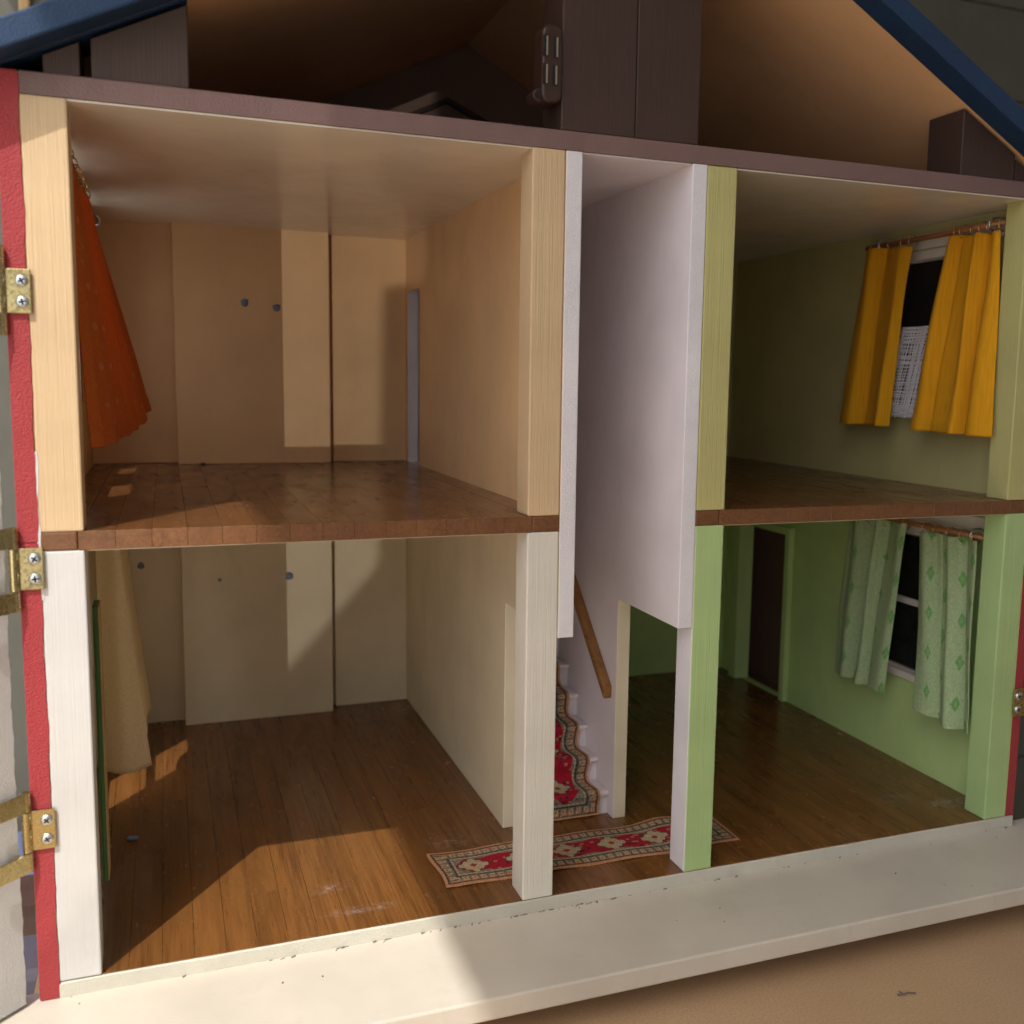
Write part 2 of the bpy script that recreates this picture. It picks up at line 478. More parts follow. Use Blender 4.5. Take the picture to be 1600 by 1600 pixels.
# ---- planks
def plank_mesh(x0, x1, y0, y1, z0, z1, mat, bev=.00035):
    return MB().box(x0, x1, y0, y1, z0, z1)
nP = 38; pw = (X9 - X0) / nP; gp = .00032
def set_bevel(o, w):
    b = o.modifiers.new('bevel', 'BEVEL'); b.width = w; b.segments = 1; b.limit_method = 'ANGLE'
full = None; cutm = {}
for k in range(nP):
    xa = X0 + k * pw
    cut = {6: .14, 13: .34, 9: .62, 17: .5, 21: .25, 26: .42, 30: .2, 33: .6, 3: .5}.get(k)
    if cut is None:
        if full is None:
            full = part('plank', MB().box(xa + gp / 2, xa + pw - gp / 2, .0025, YB, -.0060, 0), M['floor'], gf)
            set_bevel(full, .00012)
        else: inst(full, gf, (xa + pw / 2, ORG[full].y, -.0060))
    else:
        for a, b in ((.0025, cut - gp / 2), (cut + gp / 2, YB)):
            set_bevel(part('plank', MB().box(xa + gp / 2, xa + pw - gp / 2, a, b, -.0060, 0), M['floor'], gf), .00012)

def upper(xa, xb, n, yback):
    us = part('upper_floor', MB().box(xa + .002, xb - .002, .01, yback, Z1 - .0025, Z1 + .0002), M['ivory'], H)
    pp = (xb - xa) / n; f0 = None
    for k in range(n):
        x = xa + k * pp
        if k in (0, n - 1):
            o = part('plank', MB().box(x + (.0004 if k == 0 else gp / 4), x + pp - (.0004 if k else gp / 4), 0, yback, Z1, Z2, ends=1), [M['slab'], M['endwood']], us)
            b = o.modifiers.new('bevel', 'BEVEL'); b.width = .0012; b.segments = 3; b.limit_method = 'ANGLE'
        elif f0 is None:
            f0 = part('plank', MB().box(x + gp / 4, x + pp - gp / 4, 0, yback, Z1, Z2, ends=1), [M['slab'], M['endwood']], us); set_bevel(f0, .00018)
        else: inst(f0, us, (x + pp / 2, ORG[f0].y, Z1))
    return us
upper(X0 + .0007, X3, 16, YB)
upper(X6, X9, 16, YB)
# landing at the back of the hall
part('landing', MB().box(X4, X5, .775, YB, Z1, Z2), M['slab'], H)

# ---- outer walls with window and door openings
def window_wall(name, xa, xb, holes, matf, mats, zb):
    ys = sorted({0, YB, *[h[0] for h in holes], *[h[1] for h in holes]})
    zs = sorted({zb, Z1, Z3, Z4, *[h[2] for h in holes], *[h[3] for h in holes]})
    def solid(x, y, z): return not any(h[0] < y < h[1] and h[2] < z < h[3] for h in holes)
    return part(name, MB().cells([xa, xb], ys, zs, solid, matf), mats, H, bevel=.0008)
LW = [(.22, .42, .66, .992), (.58, .74, .66, .992), (.42, .60, .06, .45)]
def lmat(c, n):
    if n[0] > 0: return 1 if c[2] > Z1 else 2
    return 0
window_wall('left_wall', XR, X0, LW, lmat, [M['red'], M['peach'], M['ivory']], ZB)
RW = [(.135, .365, .66, .955), (.135, .365, .165, .455), (.66, .835, 0.0015, .378)]
def rmat(c, n):
    if n[0] < 0 or (abs(n[0]) < .5 and .01 < c[1] < .92 and .0 < c[2] < .99): return 1 if c[2] > Z1 else 2
    return 0
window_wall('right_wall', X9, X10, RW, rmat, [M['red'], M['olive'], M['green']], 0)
# uneven red paint line over the cream posts on the left, and white below it
def paint_line(name, za, zb, xa, xb, y, mat, seed, amp=.0007):
    rnd = random.Random(seed); ph = [rnd.uniform(0, 6.28) for _ in range(3)]
    n = 120
    mb = MB()
    def fn(u, v):
        z = za + (zb - za) * v
        xe = xb + amp * (math.sin(z * 40 + ph[0]) + .7 * math.sin(z * 97 + ph[1]) + .4 * math.sin(z * 260 + ph[2]))
        return ((xa, xa + .0005, xe - .0005, xe)[int(round(u * 3))], (y + .0012, y, y, y + .0012)[int(round(u * 3))], z)
    mb.grid(3, n, fn)
    return part(name, mb, mat, H)
paint_line('red_paint_edge', ZB + .001, Z2 - .012, XR + .0006, X0 + .0005, -.0009, M['red'], 3)
paint_line('red_paint_edge', Z2 - .010, Z4 - .003, XR + .0006, X0 + .0003, -.0009, M['red'], 5)
paint_line('white_paint_edge', Z1 - .055, Z2 + .09, X0 - .002, X0 + .0026, -.0006, M['white_grain'], 8, .0006)

# ---- back wall, panels
def pan(name, xa, xb, ya, yb, za, zb, mat, bv=.0008): return part(name, MB().box(xa, xb, ya, yb, za, zb), mat, H, bevel=bv)
bw = part('back_wall', MB().box(X0, X9, YB + .001, YB + .02, 0, Z4), M['ivory'], H)
pan('back_panel', X0, .45, .924, YB + .0008, Z2, Z3, M['peach'])
pan('back_panel', .1556, .4527, .885, .9238, Z2, Z3, M['peach'])
pan('back_panel', .4625, X3, .918, YB + .0008, Z2, Z3, M['peach'])
pan('back_panel', X0, .45, .924, YB + .0008, 0, Z1, M['ivory'])
pan('back_panel', .1556, .4527, .885, .9238, 0, Z1, M['ivory'])
pan('back_panel', .4625, X3, .918, YB + .0008, 0, Z1, M['ivory'])
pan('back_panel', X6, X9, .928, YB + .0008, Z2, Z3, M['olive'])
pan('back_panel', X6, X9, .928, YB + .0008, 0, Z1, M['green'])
pan('back_panel', X4, X5, .928, YB + .0008, 0, Z3, M['hall'])

# ---- partitions either side of the hall
def part_l(c, n):
    if n[0] < 0: return 1 if c[2] > Z1 + .01 else 2
    if n[1] < 0 and c[2] < .36: return 2
    return 0
lsol = lambda x, y, z: not (y < .225 and z < .366) and not (.80 < y < .905 and Z2 < z < .89)
part('left_partition', MB().cells([X3, X4], [0, .225, .80, .905, YB], [0, .366, Z1, Z2, .89, Z3], lsol, part_l),
     [M['hall_grain'], M['peach'], M['ivory']], H, bevel=.0006)
def part_r(c, n):
    if n[0] > 0: return 1 if c[2] > Z1 + .01 else 2
    if n[1] < 0 and c[2] < .36: return 3
    return 4 if n[0] < 0 else 0
rsol = lambda x, y, z: not (y < .202 and z < .366)
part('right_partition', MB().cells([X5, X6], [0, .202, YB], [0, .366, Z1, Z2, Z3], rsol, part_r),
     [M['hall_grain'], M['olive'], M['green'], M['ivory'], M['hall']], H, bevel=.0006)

# ---- posts
def post(xa, xb, za, zb, mats, matf=None):
    return part('post', MB().cells([xa, xb], [0, P], [za, zb], lambda *a: True, matf or (lambda c, n: 0)), mats, H, bevel=.0009)
post(X0 + .0003, X1, Z2, Z3, [M['peach_grain']])
post(X0 + .0003, X1, 0, Z1, [M['white_grain']])
post(X2, X3 - .0006, Z2, Z3, [M['peach_grain']])
post(X2, X3 - .0006, 0, Z1, [M['ivory_grain']])
post(X6 + .0006, X7, Z2, Z3, [M['yellowgreen']])
post(X6 + .0006, X7, 0, Z1, [M['green_grain'], M['hall_grain']], lambda c, n: 1 if n[0] < 0 else 0)
post(X8, X9 - .0003, Z2, Z3, [M['yellowgreen']])
post(X8, X9 - .0003, 0, Z1, [M['green_grain']])

# ---- ceilings and the attic floor board
pan('ceiling_panel', X0, X3, .004, YB, Z3 - .002, Z3 + .0002, M['cream'], 0)
pan('ceiling_panel', X4, X5, .004, YB, Z3 - .002, Z3 + .0002, M['hall'], 0)
pan('ceiling_panel', X6, X9, .004, YB, Z3 - .002, Z3 + .0002, M['cream'], 0)
part('attic_floor', edge_board(MB(), X0 + .0006, X10, Z3 + .0004, Z4, -.0004, YB + .02, amp=.0007, seed=4), [M['lit_brown']], H)

# ---- stairs
nst = 12; rise = Z2 / (nst + 1); tread = .0463
st = empty('staircase', (.72, .5, 0)); st.parent = H; st.location = (Vector((.72, .5, 0)) - ORG[H]) * S
t0 = None
for k in range(nst):
    y = .2264 + k * tread; z = (k + 1) * rise
    if t0 is None:
        t0 = part('tread', MB().box(X4 + .0004, X5 - .0004, y - .008, y + tread + .002, z - .0075, z), M['hall'], st, bevel=.0011, seg=3)
        t1 = part('riser', MB().box(X4 + .0004, X5 - .0004, y, y + .006, z - rise, z - .0075), M['hall'], st)
    else:
        inst(t0, st, (ORG[t0].x, ORG[t0].y + k * tread, ORG[t0].z + k * rise))
        inst(t1, st, (ORG[t1].x, ORG[t1].y + k * tread, ORG[t1].z + k * rise))
# handrail on the right hand wall
mb = MB()
ya, yb2, za = .217, .76, .1985; sl_ = .93
i = len(mb.v)
for (y, z) in ((ya, za), (ya, za + .021), (yb2, za + .021 + (yb2 - ya) * sl_), (yb2, za + (yb2 - ya) * sl_)):
    mb.v += [(X5 - .0155, y, z), (X5 - .0003, y, z)]
for q in ((0, 1, 3, 2), (2, 3, 5, 4), (4, 5, 7, 6), (6, 7, 1, 0), (0, 2, 4, 6), (1, 7, 5, 3)):
    mb.f.append(q); mb.m.append(0)
part('handrail', mb, M['rail'], H, bevel=.0012, seg=3)

# ---- door frame and closed dark door in the right-hand wall
fr = empty('side_doorway', (X9, .75, 0)); fr.parent = H; fr.location = (Vector((X9, .75, 0)) - ORG[H]) * S
part('frame', MB().box(X9 - .020, X9 + .004, .8352, .866, 0, .395), M['green'], fr, bevel=.0008)
part('frame', MB().box(X9 - .012, X9 + .004, .642, .6598, 0, .395), M['green'], fr, bevel=.0008)
part('frame', MB().box(X9 - .0118, X9 + .004, .66, .835, .3785, .3945), M['green'], fr, bevel=.0008)
part('door', MB().box(X10 + .03, X10 + .045, .6, .98, -.01, .44), M['maroon'], fr)
part('threshold', MB().box(X10 + .0005, X10 + .03, .62, .98, -.006, -.001), M['maroon'], fr)

# ---- windows of the right and left walls
def window(xa, xb, hole, bars, sill=True, proud=-1, depth=.003):
    y0, y1, z0, z1 = hole
    wn = empty('window', ((xa + xb) / 2, (y0 + y1) / 2, z0)); wn.parent = H
    wn.location = (ORG[wn] - ORG[H]) * S
    t = .016; xi = (xa - .003 if proud < 0 else xa + .004); xo = (xb - .004 if proud < 0 else xb + depth)
    part('frame', MB().box(xi, xo, y0, y0 + t, z0, z1), M['winwhite'], wn, bevel=.0005)
    part('frame', MB().box(xi, xo, y1 - t, y1, z0, z1), M['winwhite'], wn, bevel=.0005)
    part('frame', MB().box(xi + .0003, xo, y0 + t, y1 - t, z1 - t, z1), M['winwhite'], wn, bevel=.0005)
    part('sill', MB().box(xi - (.006 if proud < 0 else 0), xo, y0 + t, y1 - t, z0, z0 + t * .85), M['winwhite'], wn, bevel=.0005)
    for b in bars:
        part('bar', MB().box(xi + .002, xo - .002, y0 + t, y1 - t, b - .006, b + .006), M['winwhite'], wn, bevel=.0004)
    xm = (xi + xo) / 2
    zz = [z0 + t] + sorted(bars) + [z1 - t]
    return wn, xm, y0 + t, y1 - t, zz
for hole, bars in ((RW[0], []), (RW[1], [.311])):
    wn, xm, ya, yb_, zz = window(X9, X10, hole, bars)
    for a, b in zip(zz, zz[1:]):
        part('pane', MB().box(xm - .001, xm + .001, ya, yb_, a + .004, b - .004), M['glass'], wn)
for hole in LW:
    window(XR, X0, hole, [(hole[2] + hole[3]) / 2], proud=1, depth=-.002)
# white lintel boards above the right-hand windows, carrying the curtain rods
part('lintel', MB().box(X9 - .006, X9 - .0003, .07, .42, .957, .984), M['winwhite'], H, bevel=.0006)
part('lintel', MB().box(X9 - .006, X9 - .0003, .07, .40, .457, .492), M['winwhite'], H, bevel=.0006)

def curtain_rod(x, y0, y1, z, wall, zd=0):
    r = empty('curtain_rod', (x, (y0 + y1) / 2, z)); r.parent = H; r.location = (ORG[r] - ORG[H]) * S
    part('dowel', MB().tube([(x, y0, z), (x, y1, z + zd)], .0048, 12), M['rod'], r, smooth=True)
    h0 = None
    for y in (y0 + .035, y1 - .04):
        zz = z + zd * (y - y0) / (y1 - y0)
        hp = [(wall, y, zz + .008), (x + (wall - x) * .5, y, zz + .012), (x - (wall - x) * .02, y, zz + .011), (x - (wall - x) * .25, y, zz + .002), (x - (wall - x) * .2, y, zz - .007), (x + (wall - x) * .1, y, zz - .0085)]
        part('hook', MB().tube(hp, .0019, 8), M['zinc'], r, smooth=True)
    return r
curtain_rod(1.395, .05, .40, .973, X9 - .006, -.003)
curtain_rod(1.395, .045, .395, .4635, X9 - .006, .001)
curtain_rod(.030, .06, .78, .973, .0005)
curtain_rod(.034, .34, .78, .4725, .0005)

# ---- attic: gable, trim, posts, blocks, roof
RLx, RLz, RLs = 0, 1.036, .49      # underside of the left slope  z = 1.036 + .49 x
RRx, RRz, RRs = 1.2476, 1.1237, -.554
ridge_x = (RRz - RRs * RRx - RLz) / (RLs - RRs); ridge_z = RLz + RLs * ridge_x
def under(x): return min(RLz + RLs * x, RRz + RRs * (x - RRx))
part('back_gable', MB().prism([(X0, Z4), (X10, Z4), (X10, under(X10)), (ridge_x, ridge_z), (X0, RLz)], .90, .935), M['brown_gable'], H)
def strip(p, q, h, y0, y1):
    (xa, za), (xb, zb) = p, q
    return MB().prism([(xa, za - h), (xb, zb - h), (xb, zb), (xa, za)], y0, y1)
part('gable_trim', strip((.598, 1.238), (.6994, 1.2876), .010, .885, .8998), M['brown'], H)
part('gable_trim', strip((.6998, 1.2876), (.80, 1.244), .010, .885, .8998), M['brown'], H)
def capped(xa, xb, y0, y1, name, mat, gapz=.0015, bv=.0008):
    return part(name, MB().prism([(xa, Z4 + .0002), (xb, Z4 + .0002), (xb, under(xb) - gapz), (xa, under(xa) - gapz)], y0, y1), mat, H, bevel=bv)
capped(.6115, .7143, 0.0005, .07, 'attic_post', M['brown'])
capped(.7150, .8075, 0.001, .07, 'attic_post', M['brown'])
capped(.0710, .1700, .003, .078, 'attic_block', M['brown'], .006)
capped(.0235, .0600, .006, .078, 'attic_block', M['brown'], .004)
capped(1.2500, 1.3530, .003, .078, 'attic_block', M['brown'], .003)
capped(1.3580, 1.4040, .006, .078, 'attic_block', M['brown'], .006)
EX = .10; TH = .031; O = .042
def slope(xa, xb, y0, y1, dz0, dz1):
    return MB().prism([(xa, under(xa) + dz0), (xb, under(xb) + dz0), (xb, under(xb) + dz1), (xa, under(xa) + dz1)], y0, y1)
rf = empty('roof', (ridge_x, .45, Z4)); rf.parent = H; rf.location = (ORG[rf] - ORG[H]) * S
for a, b in ((-EX, ridge_x), (ridge_x, X10 + EX)):
    part('roof_lining', slope(a, b, .0005, .96, .001, .008), M['hardboard'], rf)
    part('roof_slope', slope(a, b, .0005, .96, .0085, TH + .002), M['blue'], rf)
    part('bargeboard', slope(a, b, -O, 0, 0, TH), M['blue'], rf, bevel=.0012)

part('soffit', slope(-EX, .1700, .0008, .078, -.0015, .0008), M['blue'], rf)

# ---- magnetic catch on the side of the attic post
ct = empty('magnetic_catch', (.6, .02, 1.05)); ct.parent = H; ct.location = (ORG[ct] - ORG[H]) * S
def rr(x0, x1, z0, z1, r, n=6):
    pts = []
    for cx, cz, a0 in ((x1 - r, z1 - r, 0), (x0 + r, z1 - r, 90), (x0 + r, z0 + r, 180), (x1 - r, z0 + r, 270)):
        for k in range(n + 1):
            a = math.radians(a0 + 90 * k / n); pts.append((cx + r * math.cos(a), cz + r * math.sin(a)))
    return pts[::-1][::-1]
part('body', MB().prism(rr(.5835, .6112, 1.0545, 1.1480, .0115), -.004, .030), M['plastic'], ct, bevel=.0018, seg=4)
part('lug', MB().tube([(.5830, .004, 1.0640), (.5830, .030, 1.0640)], .0085, 16), M['plastic'], ct, bevel=.0006)
part('lug', MB().tube([(.5815, .0033, 1.0640), (.5815, .0042, 1.0640)], .0042, 14), M['black'], ct)
for (a, b, c, d) in ((.5856, .5903, 1.1085, 1.1335), (.5990, .6037, 1.1080, 1.1330), (.5856, .5903, 1.0755, 1.1000), (.5982, .6029, 1.0750, 1.0995)):
    part('slot', MB().box(a - .0016, b, -.0048, -.0042, c, d), M['black'], ct)
    part('plate', MB().box(b - .0023, b, -.0062, -.0049, c + .001, d - .001), M['plate'], ct, bevel=.0002)

# ---- brass hinges with screws
def arc_pts(): pass
def hinge(x, z, sgn, door_dir=None):
    hg = empty('hinge', (x, -.001, z)); hg.parent = H; hg.location = (ORG[hg] - ORG[H]) * S
    h = .0235
    leaf = part('leaf', MB().box(min(x, x + sgn * .0262), max(x, x + sgn * .0262), -.0052, -.0022, z - h, z + h), M['brass'], hg, bevel=.0004)
    for dz in (.0112, -.0112):
        c = (x + sgn * .0175, -.0052, z + dz)
        prof = [(c[0], -.0050, c[2]), (c[0], -.0066, c[2]), (c[0], -.0078, c[2]), (c[0], -.0084, c[2])]
        s_ = part('screw', MB().tube(prof, [.0066, .0064, .0052, .0034], 20), M['zinc'], hg, smooth=False, bevel=.0001)
        a = random.uniform(0, 1.5)
        sl2 = MB()
        for q in (0, math.pi / 2):
            ca, sa = math.cos(a + q), math.sin(a + q)
            i = len(sl2.v); L_, W_ = .0036, .0009
            for (u, v) in ((-L_, -W_), (L_, -W_), (L_, W_), (-L_, W_)):
                sl2.v.append((c[0] + u * ca - v * sa, -.00852 - .0001 * (q > 0), c[2] + u * sa + v * ca))
            sl2.f.append((i, i + 1, i + 2, i + 3)); sl2.m.append(0)
        part('cross_slot', sl2, M['glass'], hg)
    part('knuckle', MB().tube([(x - sgn * .003, -.0070, z - h), (x - sgn * .003, -.0070, z + h)], .0052, 16), M['brass'], hg, smooth=False, bevel=.0003)
    if door_dir is not None:
        dx, dy = door_dir
        for za, zb in ((z + h + .0008, z + h + .0235), (z - h - .0235, z - h - .0008)):
            part('knuckle', MB().tube([(x - sgn * .003, -.0070, za), (x - sgn * .003, -.0070, zb)], .0052, 16), M['brass'], hg, bevel=.0003)
            mb = MB(); i = 0
            nx, ny = -dy * -1, dx * -1        # towards the inner face
            p0 = Vector((x - sgn * .003 + DN[0] * .0036, -.007 + DN[1] * .0036)); 
            for z_ in (za, zb):
                for (l, o) in ((0, 0), (.06, 0), (.06, .0022), (0, .0022)):
                    mb.v.append((p0.x + dx * l + DN[0] * (o - .0022 + .0008), p0.y + dy * l + DN[1] * (o - .0022 + .0008), z_))
            for q in ((0, 3, 2, 1), (4, 5, 6, 7), (0, 1, 5, 4), (1, 2, 6, 5), (2, 3, 7, 6), (3, 0, 4, 7)):
                mb.f.append(q); mb.m.append(0)
            part('strap', mb, M['brass'], hg, bevel=.0003)
    return hg
DD = Vector((-.728, -.686)).normalized()       # the open front swings out this way
DN = Vector((.686, -.728)).normalized()        # its inner face
for z in (.795, .4935, .1915): hinge(-.0222, z, 1, DD)
hinge(X10 + .004, .1972, -1)

# ---- left half of the hinged front, swung open
HP = Vector((-.0252 - .010, -.0070)) + DN * .0018
def dpt(l, o, z): return (HP.x + DD.x * l + DN.x * o, HP.y + DD.y * l + DN.y * o, z)
fp = empty('front_panel', (-.2, -.2, -.012)); fp.parent = H; fp.location = (ORG[fp] - ORG[H]) * S
mb = MB()
nL, nZ = 2, 160
rnd = random.Random(11); ph = [rnd.uniform(0, 6) for _ in range(4)]
def dgrid(u, v):
    z = -.0145 + (1.0 + .0145) * v
    l = .0 + u * .62
    j = .0005 * (math.sin(z * 90 + ph[0]) + .8 * math.sin(z * 233 + ph[1]) + .5 * math.sin(z * 430 + ph[2])) if u == 0 else 0
    return dpt(l + j, 0, z)
mb.grid(nL, nZ, dgrid)
mb.grid(nL, nZ, lambda u, v: dpt(u * .62 + .0002, -.024, -.0145 + 1.0145 * v))
mb.grid(1, nZ, lambda u, v: tuple(dgrid(0, v)) if u == 0 else dpt(.0002, -.024, -.0145 + 1.0145 * v))
mb.grid(1, 1, lambda u, v: dpt(u * .62, -.024 * v, -.0145))
mb.grid(1, 1, lambda u, v: dpt(u * .62, -.024 * v, 1.0))
mb.grid(1, 1, lambda u, v: dpt(.62, -.024 * u, -.0145 + 1.0145 * v))
part('board', mb, M['doorgrey'], fp, loc=(-.2, -.2, -.012))

# ------------------------------------------------------------------ things in and on the house
# curtains
def sm(t): return t * t * (3 - 2 * t)
def curtain(name, label, group, wall, side, top, bot, zt, zb, off_t, off_b, nf, amp_t, amp_b, mat, colfn=None, ph=0., rings=5, rodz=None, rodx=None, sag=0., nu=90, nv=70, taper=.8, wob=1.):
    """top/bot: (y of first edge, y of second edge); off: distance of the cloth from the wall"""
    c = empty(name, (wall + side * -off_t, (top[0] + top[1]) / 2, zb(.5) if callable(zb) else zb)); tag(c, label, 'curtain', group)
    def fn(u, v):
        k = v ** taper
        uu = u + .07 * math.sin(2 * math.pi * 1.35 * u + 2 * ph) * math.sin(math.pi * u) + .05 * (v - .4) * math.sin(math.pi * u) * math.sin(5 * ph)
        y = (top[0] * (1 - u) + top[1] * u) * (1 - k) + (bot[0] * (1 - u) + bot[1] * u) * k
        am = amp_t + (amp_b - amp_t) * k
        o = off_t + (off_b(u) - off_t) * v if callable(off_b) else off_t + (off_b - off_t) * v
        th = 2 * math.pi * nf * uu + ph + wob * .8 * math.sin(2.2 * v + ph) * (1 - u)
        w_ = (.85 + .35 * math.sin(2.3 * math.pi * u + 3 * ph)) * (2 * abs(math.sin(th / 2)) ** .75 - 1.1) + .22 * math.sin(2.1 * th + 1.5 * v) * (1 - .5 * v) + .10 * math.sin(7 * v + 9 * u + ph)
        zz = zb + sag * math.sin(math.pi * u) if not callable(zb) else zb(u)
        z = zt(u) * (1 - v) + zz * v if callable(zt) else zt * (1 - v) + zz * v
        if v > .935: o += .0010
        if v < .03: z += .0012 * math.sin(2 * math.pi * nf * u + ph)
        y += am * .35 * math.cos(2 * math.pi * nf * u + ph + .6 * v)
        return (wall - side * (o + am * w_), y, z)
    mb = MB(); mb.grid(nu, nv, fn, colfn)
    zl = zb if not callable(zb) else zb(.5)
    cl = part('cloth', mb, mat, c, loc=(wall - side * off_t, (top[0] + top[1]) / 2, zl), smooth=True, solid=.0007)
    if rings:
        for k in range(rings):
            u = (k + .3) / (rings - .4)
            p = Vector(fn(u, 0))
            q = Vector((rodx if rodx is not None else p.x, p.y, rodz))
            part('ring', MB().ring((q.x, p.y, q.z - .0035), .0105, .0009, 'y', 16, 6), M['gold'], c, smooth=True)
    return c
OC = (.74, .19, .035)
def hsh(a, b): 
    x = math.sin(a * 127.1 + b * 311.7) * 43758.5453
    return x - math.floor(x)
def dots(u, v):
    gx, gy = u * 8, v * 7 + .5 * (int(u * 8) % 2)
    d = math.hypot((gx % 1) - .5, ((gy % 1) - .5) * 1.3)
    return (.80, .29, .10) if d < .11 else OC
def diamonds(u, v):
    gx, gy = u * 4.0 + .3, v * 4.6 + .5 * (int(u * 4.0 + .3) % 2)
    fx, fy = (gx % 1) - .5, (gy % 1) - .5
    d = abs(fx) * 1.05 + abs(fy) * 1.0
    h = .05 * (hsh(round(u * 60), round(v * 60)) - .5)
    a = (.44 + h, .56 + h, .30 + h)
    if d < .21: return (.20 + h, .42 + h, .13 + h * .5) if (d > .05 and not (abs(abs(fx) - abs(fy)) < .012)) else (.3, .47, .22)
    return a
gR = 'curtains at the right-hand windows'
curtain('curtain', 'mustard yellow curtain at the upper right window, half nearer the house back', None, X9, 1, (.262, .388), (.282, .424), lambda u: .9575 + .010 * u, lambda u: .637 + .0 * u, .036, lambda u: .050 - .004 * u, 1.7, .0110, .0190, M['yellow_cloth'], ph=.4, rodz=.972, rodx=1.395, rings=5)
curtain('curtain', 'mustard yellow curtain at the upper right window, flared half beside the yellow-green post', None, X9, 1, (.058, .170), (.035, .214), lambda u: .9585 + .006 * u, lambda u: .632 + .002 * u, .035, lambda u: .052, 2.3, .0110, .0180, M['yellow_cloth'], ph=2.0, rodz=.973, rodx=1.395, rings=6)
curtain('curtain', 'pale green curtain with dark green diamonds, half nearer the green side doorway', None, X9, 1, (.235, .402), (.256, .402), lambda u: .462 - .004 * u, lambda u: .141 - .0 * u, .034, .050, 2.7, .0110, .0150, M['print_cloth'], diamonds, ph=1.2, rodz=.463, rodx=1.395, rings=4, nu=150, nv=200)
curtain('curtain', 'pale green curtain with dark green diamonds, longer half beside the light green post', None, X9, 1, (.062, .203), (.036, .163), lambda u: .459 - .005 * u, lambda u: .133 + .012 * abs(u - .35), .034, .051, 2.1, .0100, .0150, M['print_cloth'], diamonds, ph=4.2, rodz=.464, rodx=1.395, rings=5, nu=150, nv=200)
curtain('curtain', 'orange dotted curtain flaring out behind the upper cream post', None, 0, -1, (.07, .46), (.06, .50), .958, lambda u: .622 + .03 * u ** 3, .034, lambda u: .052 + .058 * u ** .8, 5.2, .0055, .0055, M['orange_cloth'], dots, ph=.3, rodz=.973, rodx=.03, rings=7, nu=160, nv=160)
bc = empty('curtain', (.05, .45, .112)); tag(bc, 'plain beige felt curtain hanging behind the lower white post', 'curtain')
mb = MB()
def felt(u, v):
    xr_ = .066 + .034 * v ** 1.25
    z = .462 * (1 - v) + (.112 + .006 * u) * v
    if u < .4:
        k = u / .4
        return (.033 + (xr_ - .033) * k, .372 - .012 * math.sin(math.pi * k) * (.4 + v) + .004 * math.sin(5 * k + 2 * v), z)
    k = (u - .4) / .6
    return (xr_ - .012 * math.sin(math.pi * k) - .006 * math.sin(9 * k) * k, .372 + .275 * k, z)
mb.grid(90, 50, felt)
part('cloth', mb, M['beige_cloth'], bc, loc=(.05, .45, .112), smooth=True, solid=.0009)
for y in (.38, .44, .51, .58): part('ring', MB().ring((.036, y, .469), .0105, .0009, 'y', 16, 6), M['gold'], bc, smooth=True)

# net half curtain on a thread behind the yellow curtains
nc = empty('net_curtain', (1.412, .255, .655)); tag(nc, 'white open-weave net half curtain between the two mustard yellow curtains', 'net curtain')
mb = MB(); rnd = random.Random(3)
def npnt(u, v):
    y = (.16 + .17 * u) + .028 * (v) * 1.0
    return Vector((X9 - .020 - .012 * v - .003 * math.sin(u * 19), y, .818 - .163 * v))
for k in range(30):
    v = .02 + .96 * k / 29 + rnd.uniform(-.008, .008); jit = [rnd.uniform(-.008, .008) for _ in range(3)]
    r = rnd.choice([.0007, .0010, .0016]) * (1.5 if k < 4 else 1)
    mb.tube([npnt(u / 14, v + jit[0] * math.sin(u * .9 + jit[1] * 400)) for u in range(15)], r, 5, cap=False)
for k in range(44):
    u = k / 43 + rnd.uniform(-.006, .006)
    mb.tube([npnt(u + .006 * math.sin(v * .7 + k), v / 12 + (.012 * rnd.random() if v == 12 else 0)) for v in range(13)], rnd.choice([.0006, .0009, .0013]), 5, cap=False)
part('net_threads', mb, M['net'], nc, loc=(1.412, .255, .655), smooth=True)

# rugs: a printed runner on the floor and another down the stairs
RED, BEI, DK, ORG_, GRY = (.40, .012, .03), (.56, .44, .27), (.06, .052, .045), (.60, .30, .15), (.32, .28, .20)
def rugcol(a, c, L, W, meds):
    """a along the runner (0..L), c across (0..W), in building units"""
    e = min(a, L - a, c, W - c); ca = c - W / 2
    n = hsh(round(a * 900), round(c * 900))
    if e < .0042: return tuple(x * (.75 + .5 * n) for x in ORG_)
    if e < .0056: return DK
    if e < .0225:
        s_ = a if (c < .0225 or c > W - .0225) and not (a < .0225 or a > L - .0225) else c
        f = (s_ / .0132) % 1; h = (e - .0056) / .0169
        if abs(f - .5) < .27 and .22 < h < .78:
            if abs(f - .5) < .1 and .38 < h < .62: return (.42, .08, .06)
            return BEI if n > .12 else DK
        if abs(f - .5) > .43 or h < .1 or h > .9: return DK if n > .25 else GRY
        return tuple(x * (.5 + .6 * n) for x in (GRY if h > .5 else ORG_))
    if e < .0245: return DK
    if e < .0285: return BEI if (int((a + c) / .004) % 2) else GRY
    hw = W / 2 - .0285
    ends = min(a, L - a) - .0285
    lim = min(hw * 1.02 - .004 * (1 + math.sin(a * 115)) * .6, ends * 1.0 + .004)
    if abs(ca) > lim:
        return tuple(x * (.7 + .5 * n) for x in (.30, .26, .18)) if n > .25 else DK
    for m_ in meds:
        d = abs(a - m_) * .95 + abs(ca) * 1.05
        zig = .0045 * (int(abs(a - m_) / .0045) % 2)
        if d < .0245 - zig * .6:
            if d < .006: return (.30, .05, .04)
            return BEI if n > .16 else GRY
        if d < .0275 - zig * .6: return DK
    q = hsh(round(a * 190), round(c * 190))
    if q > .90: return (.46, .20, .12)
    if q < .07: return (.09, .02, .05)
    return tuple(x * (.8 + .4 * n) for x in RED)
